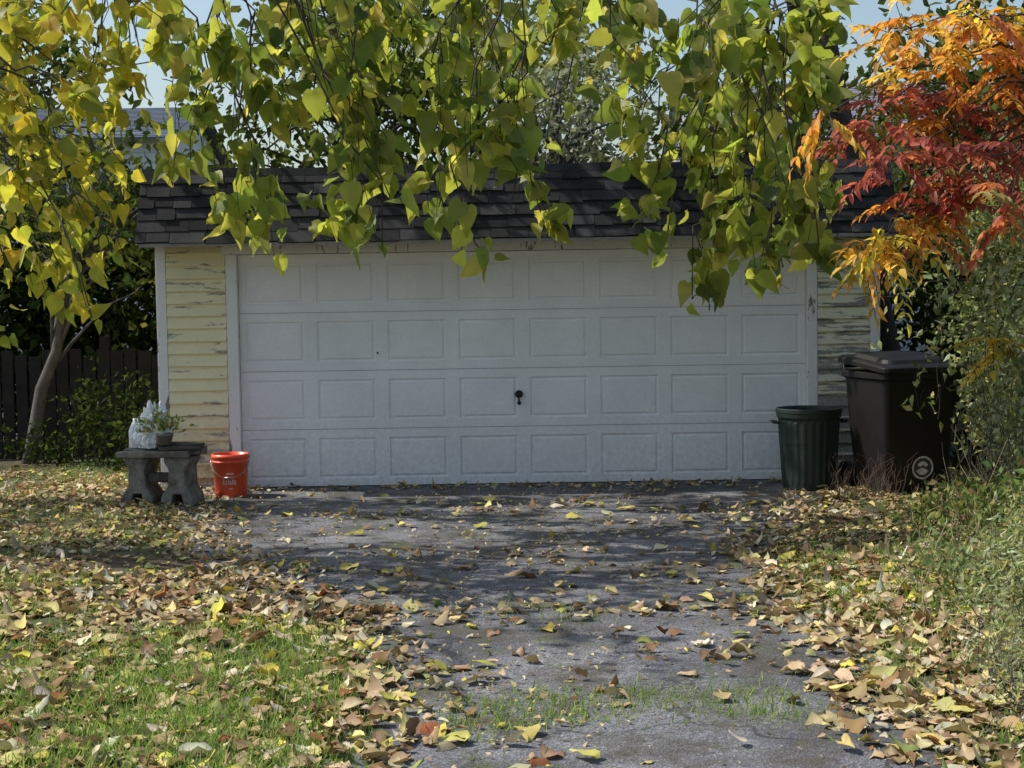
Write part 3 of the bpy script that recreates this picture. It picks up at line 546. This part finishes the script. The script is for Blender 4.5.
# ---------------------------------------------------------------- fallen leaves
def scatter(n,x0,x1,y0,y1,dens):
    x=rng.uniform(x0,x1,n); y=rng.uniform(y0,y1,n); d=dens(x,y); k=rng.uniform(0,1,n)<d; return x[k],y[k]
def dens(x,y):
    dl,dr=edges(x,y); c=sn(x,y,2.2,21); c2=sn(x,y,6,22)
    onl=np.clip(.74+.6*c+.3*c2,.10,1)*np.where(y<7,.6+.3*np.clip((.35-dl)*3,0,1),1.)
    onr=np.clip(.8+.3*c2,.2,1)
    row=.3*np.exp(-((y-7.6-.25*sn(x,x*0,2,77))/.13)**2)+.25*np.exp(-((y-9.4-.3*sn(x,x*0,2,78))/.15)**2)+.2*np.exp(-((y-11.2-.3*sn(x,x*0,2,79))/.2)**2)
    dd=np.clip(.015+.2*np.maximum(c2+.25*c-.25,0)+row*(c2>-.3)+.45*np.exp(-(np.minimum(np.abs(dl),np.abs(dr))/.25)**2)+.6*np.exp(-((12.9-y)/.14)**2),0,1)
    d=np.where(dl>0,onl,np.where(dr>0,onr,dd)); return np.where((y>12.92)&(x>-3.1)&(x<3.3),0,d)
PAL_F=[(5,(.40,.29,.165)),(4,(.53,.42,.25)),(3,(.25,.16,.085)),(2.4,(.61,.52,.22)),(2.4,(.60,.55,.40)),(1.,(.62,.54,.11)),(.4,(.33,.13,.06)),(1,(.26,.28,.10))]
for nm,N0,y0,y1,s0,s1,tmx in(("fallen_leaves",17500,4.2,9,.045,.12,HEART),("fallen_leaves",20000,9,14.5,.045,.105,OVL)):
    x,y=scatter(N0,-6.0 if y0>6 else -3.4,4.2 if y0>6 else 2.9,y0,y1,dens)
    n=len(x); h=np.maximum(gh(x,y),.01)+rng.uniform(.004,.02,n)
    P=np.stack([x,y,h],1); A=np.stack([rng.normal(size=n),rng.normal(size=n),rng.normal(0,.12,n)],1); N=np.stack([rng.normal(0,.25,n),rng.normal(0,.25,n),np.where(rng.uniform(size=n)<.6,1.,-1.)],1)
    leaves(nm,tmx,P,A,N,s0+(s1-s0)*rng.uniform(0,1,n)**1.3,rng.normal(.05,.3,n),rng.uniform(-.3,.8,n),pal(n,PAL_F),M_dry,None,.06,.7)
n=46; x=rng.uniform(-2.5,2.4,n); y=rng.uniform(4.9,12,n); P=np.stack([x,y,np.maximum(gh(x,y),.01)+.015],1)
leaves("fallen_leaves",HEART,P,np.stack([rng.normal(size=n),rng.normal(size=n),rng.normal(0,.05,n)],1),np.stack([rng.normal(0,.1,n),rng.normal(0,.1,n),np.ones(n)],1),rng.uniform(.11,.15,n),.1,.15,pal(n,[(2,(.5,.48,.3)),(2,(.55,.48,.14)),(1,(.42,.40,.09))]),M_dry,None,.04,.3)
x,y=scatter(22000,-4,3.4,4.4,13,lambda x,y:np.clip(.25+.5*sn(x,y,3,31)+.3*dens(x,y),.05,1)); n=len(x)
P=np.stack([x,y,np.maximum(gh(x,y),.01)+.006],1)
leaves("leaf_litter",OVAL,P,np.stack([rng.normal(size=n),rng.normal(size=n),rng.normal(0,.3,n)],1),np.stack([rng.normal(0,.4,n),rng.normal(0,.4,n),np.ones(n)],1),rng.uniform(.012,.04,n),.3,.3,pal(n,PAL_F),M_dry,None,.05,.5)
# ---------------------------------------------------------------- grass
def gd(x,y):
    dl,dr=edges(x,y); c=sn(x,y,1.7,41)+.5*sn(x,y,6,42)
    g=np.clip(.25+.9*c+.9*np.clip((7.2-y)/1.5,0,1),.03,1)
    r=np.clip(.4+.6*c,.06,1)
    strip=np.exp(-((y-5.75-.12*np.sin(x*3))/.2)**2)*np.clip((x+.35)*4,0,1)*np.clip((1.25-x)*4,0,1)*2.6*np.clip(.7+sn(x,y,5,50),0,1)+np.exp(-((y-5.15)/.1)**2)*.25*(c>0)
    mid=np.clip(c-.65,0,1)*.4
    return np.where(dl>-.06,g,np.where(dr>-.06,r,np.clip(strip+mid,0,1)))
x1_,y1_=scatter(140000,-3.4,2.9,4.5,9,gd); x2_,y2_=scatter(38000,-5.5,4,9,15,gd); x=np.concatenate([x1_,x2_]); y=np.concatenate([y1_,y2_])
k=~((y>12.9)&(x>-3.1)&(x<3.3)); x=x[k];y=y[k]; n=len(x)
P=np.stack([x,y,gh(x,y)],1); A=np.stack([rng.normal(0,.55,n),rng.normal(0,.55,n),np.ones(n)],1)
V=np.array([(-.07,0,0),(.07,0,0),(.02,1,0),(-.02,1,0)],float)
leaves("grass",(V,np.array([(0,1,2,3)])),P,A,rand_unit(n)+np.array([0,0,.3]),rng.uniform(.02,.062,n),.3,0.,pal(n,[(5,(.23,.35,.08)),(3,(.17,.27,.06)),(2,(.35,.40,.13)),(1.2,(.42,.37,.19))]),M_grass,None,.01)
print("done")
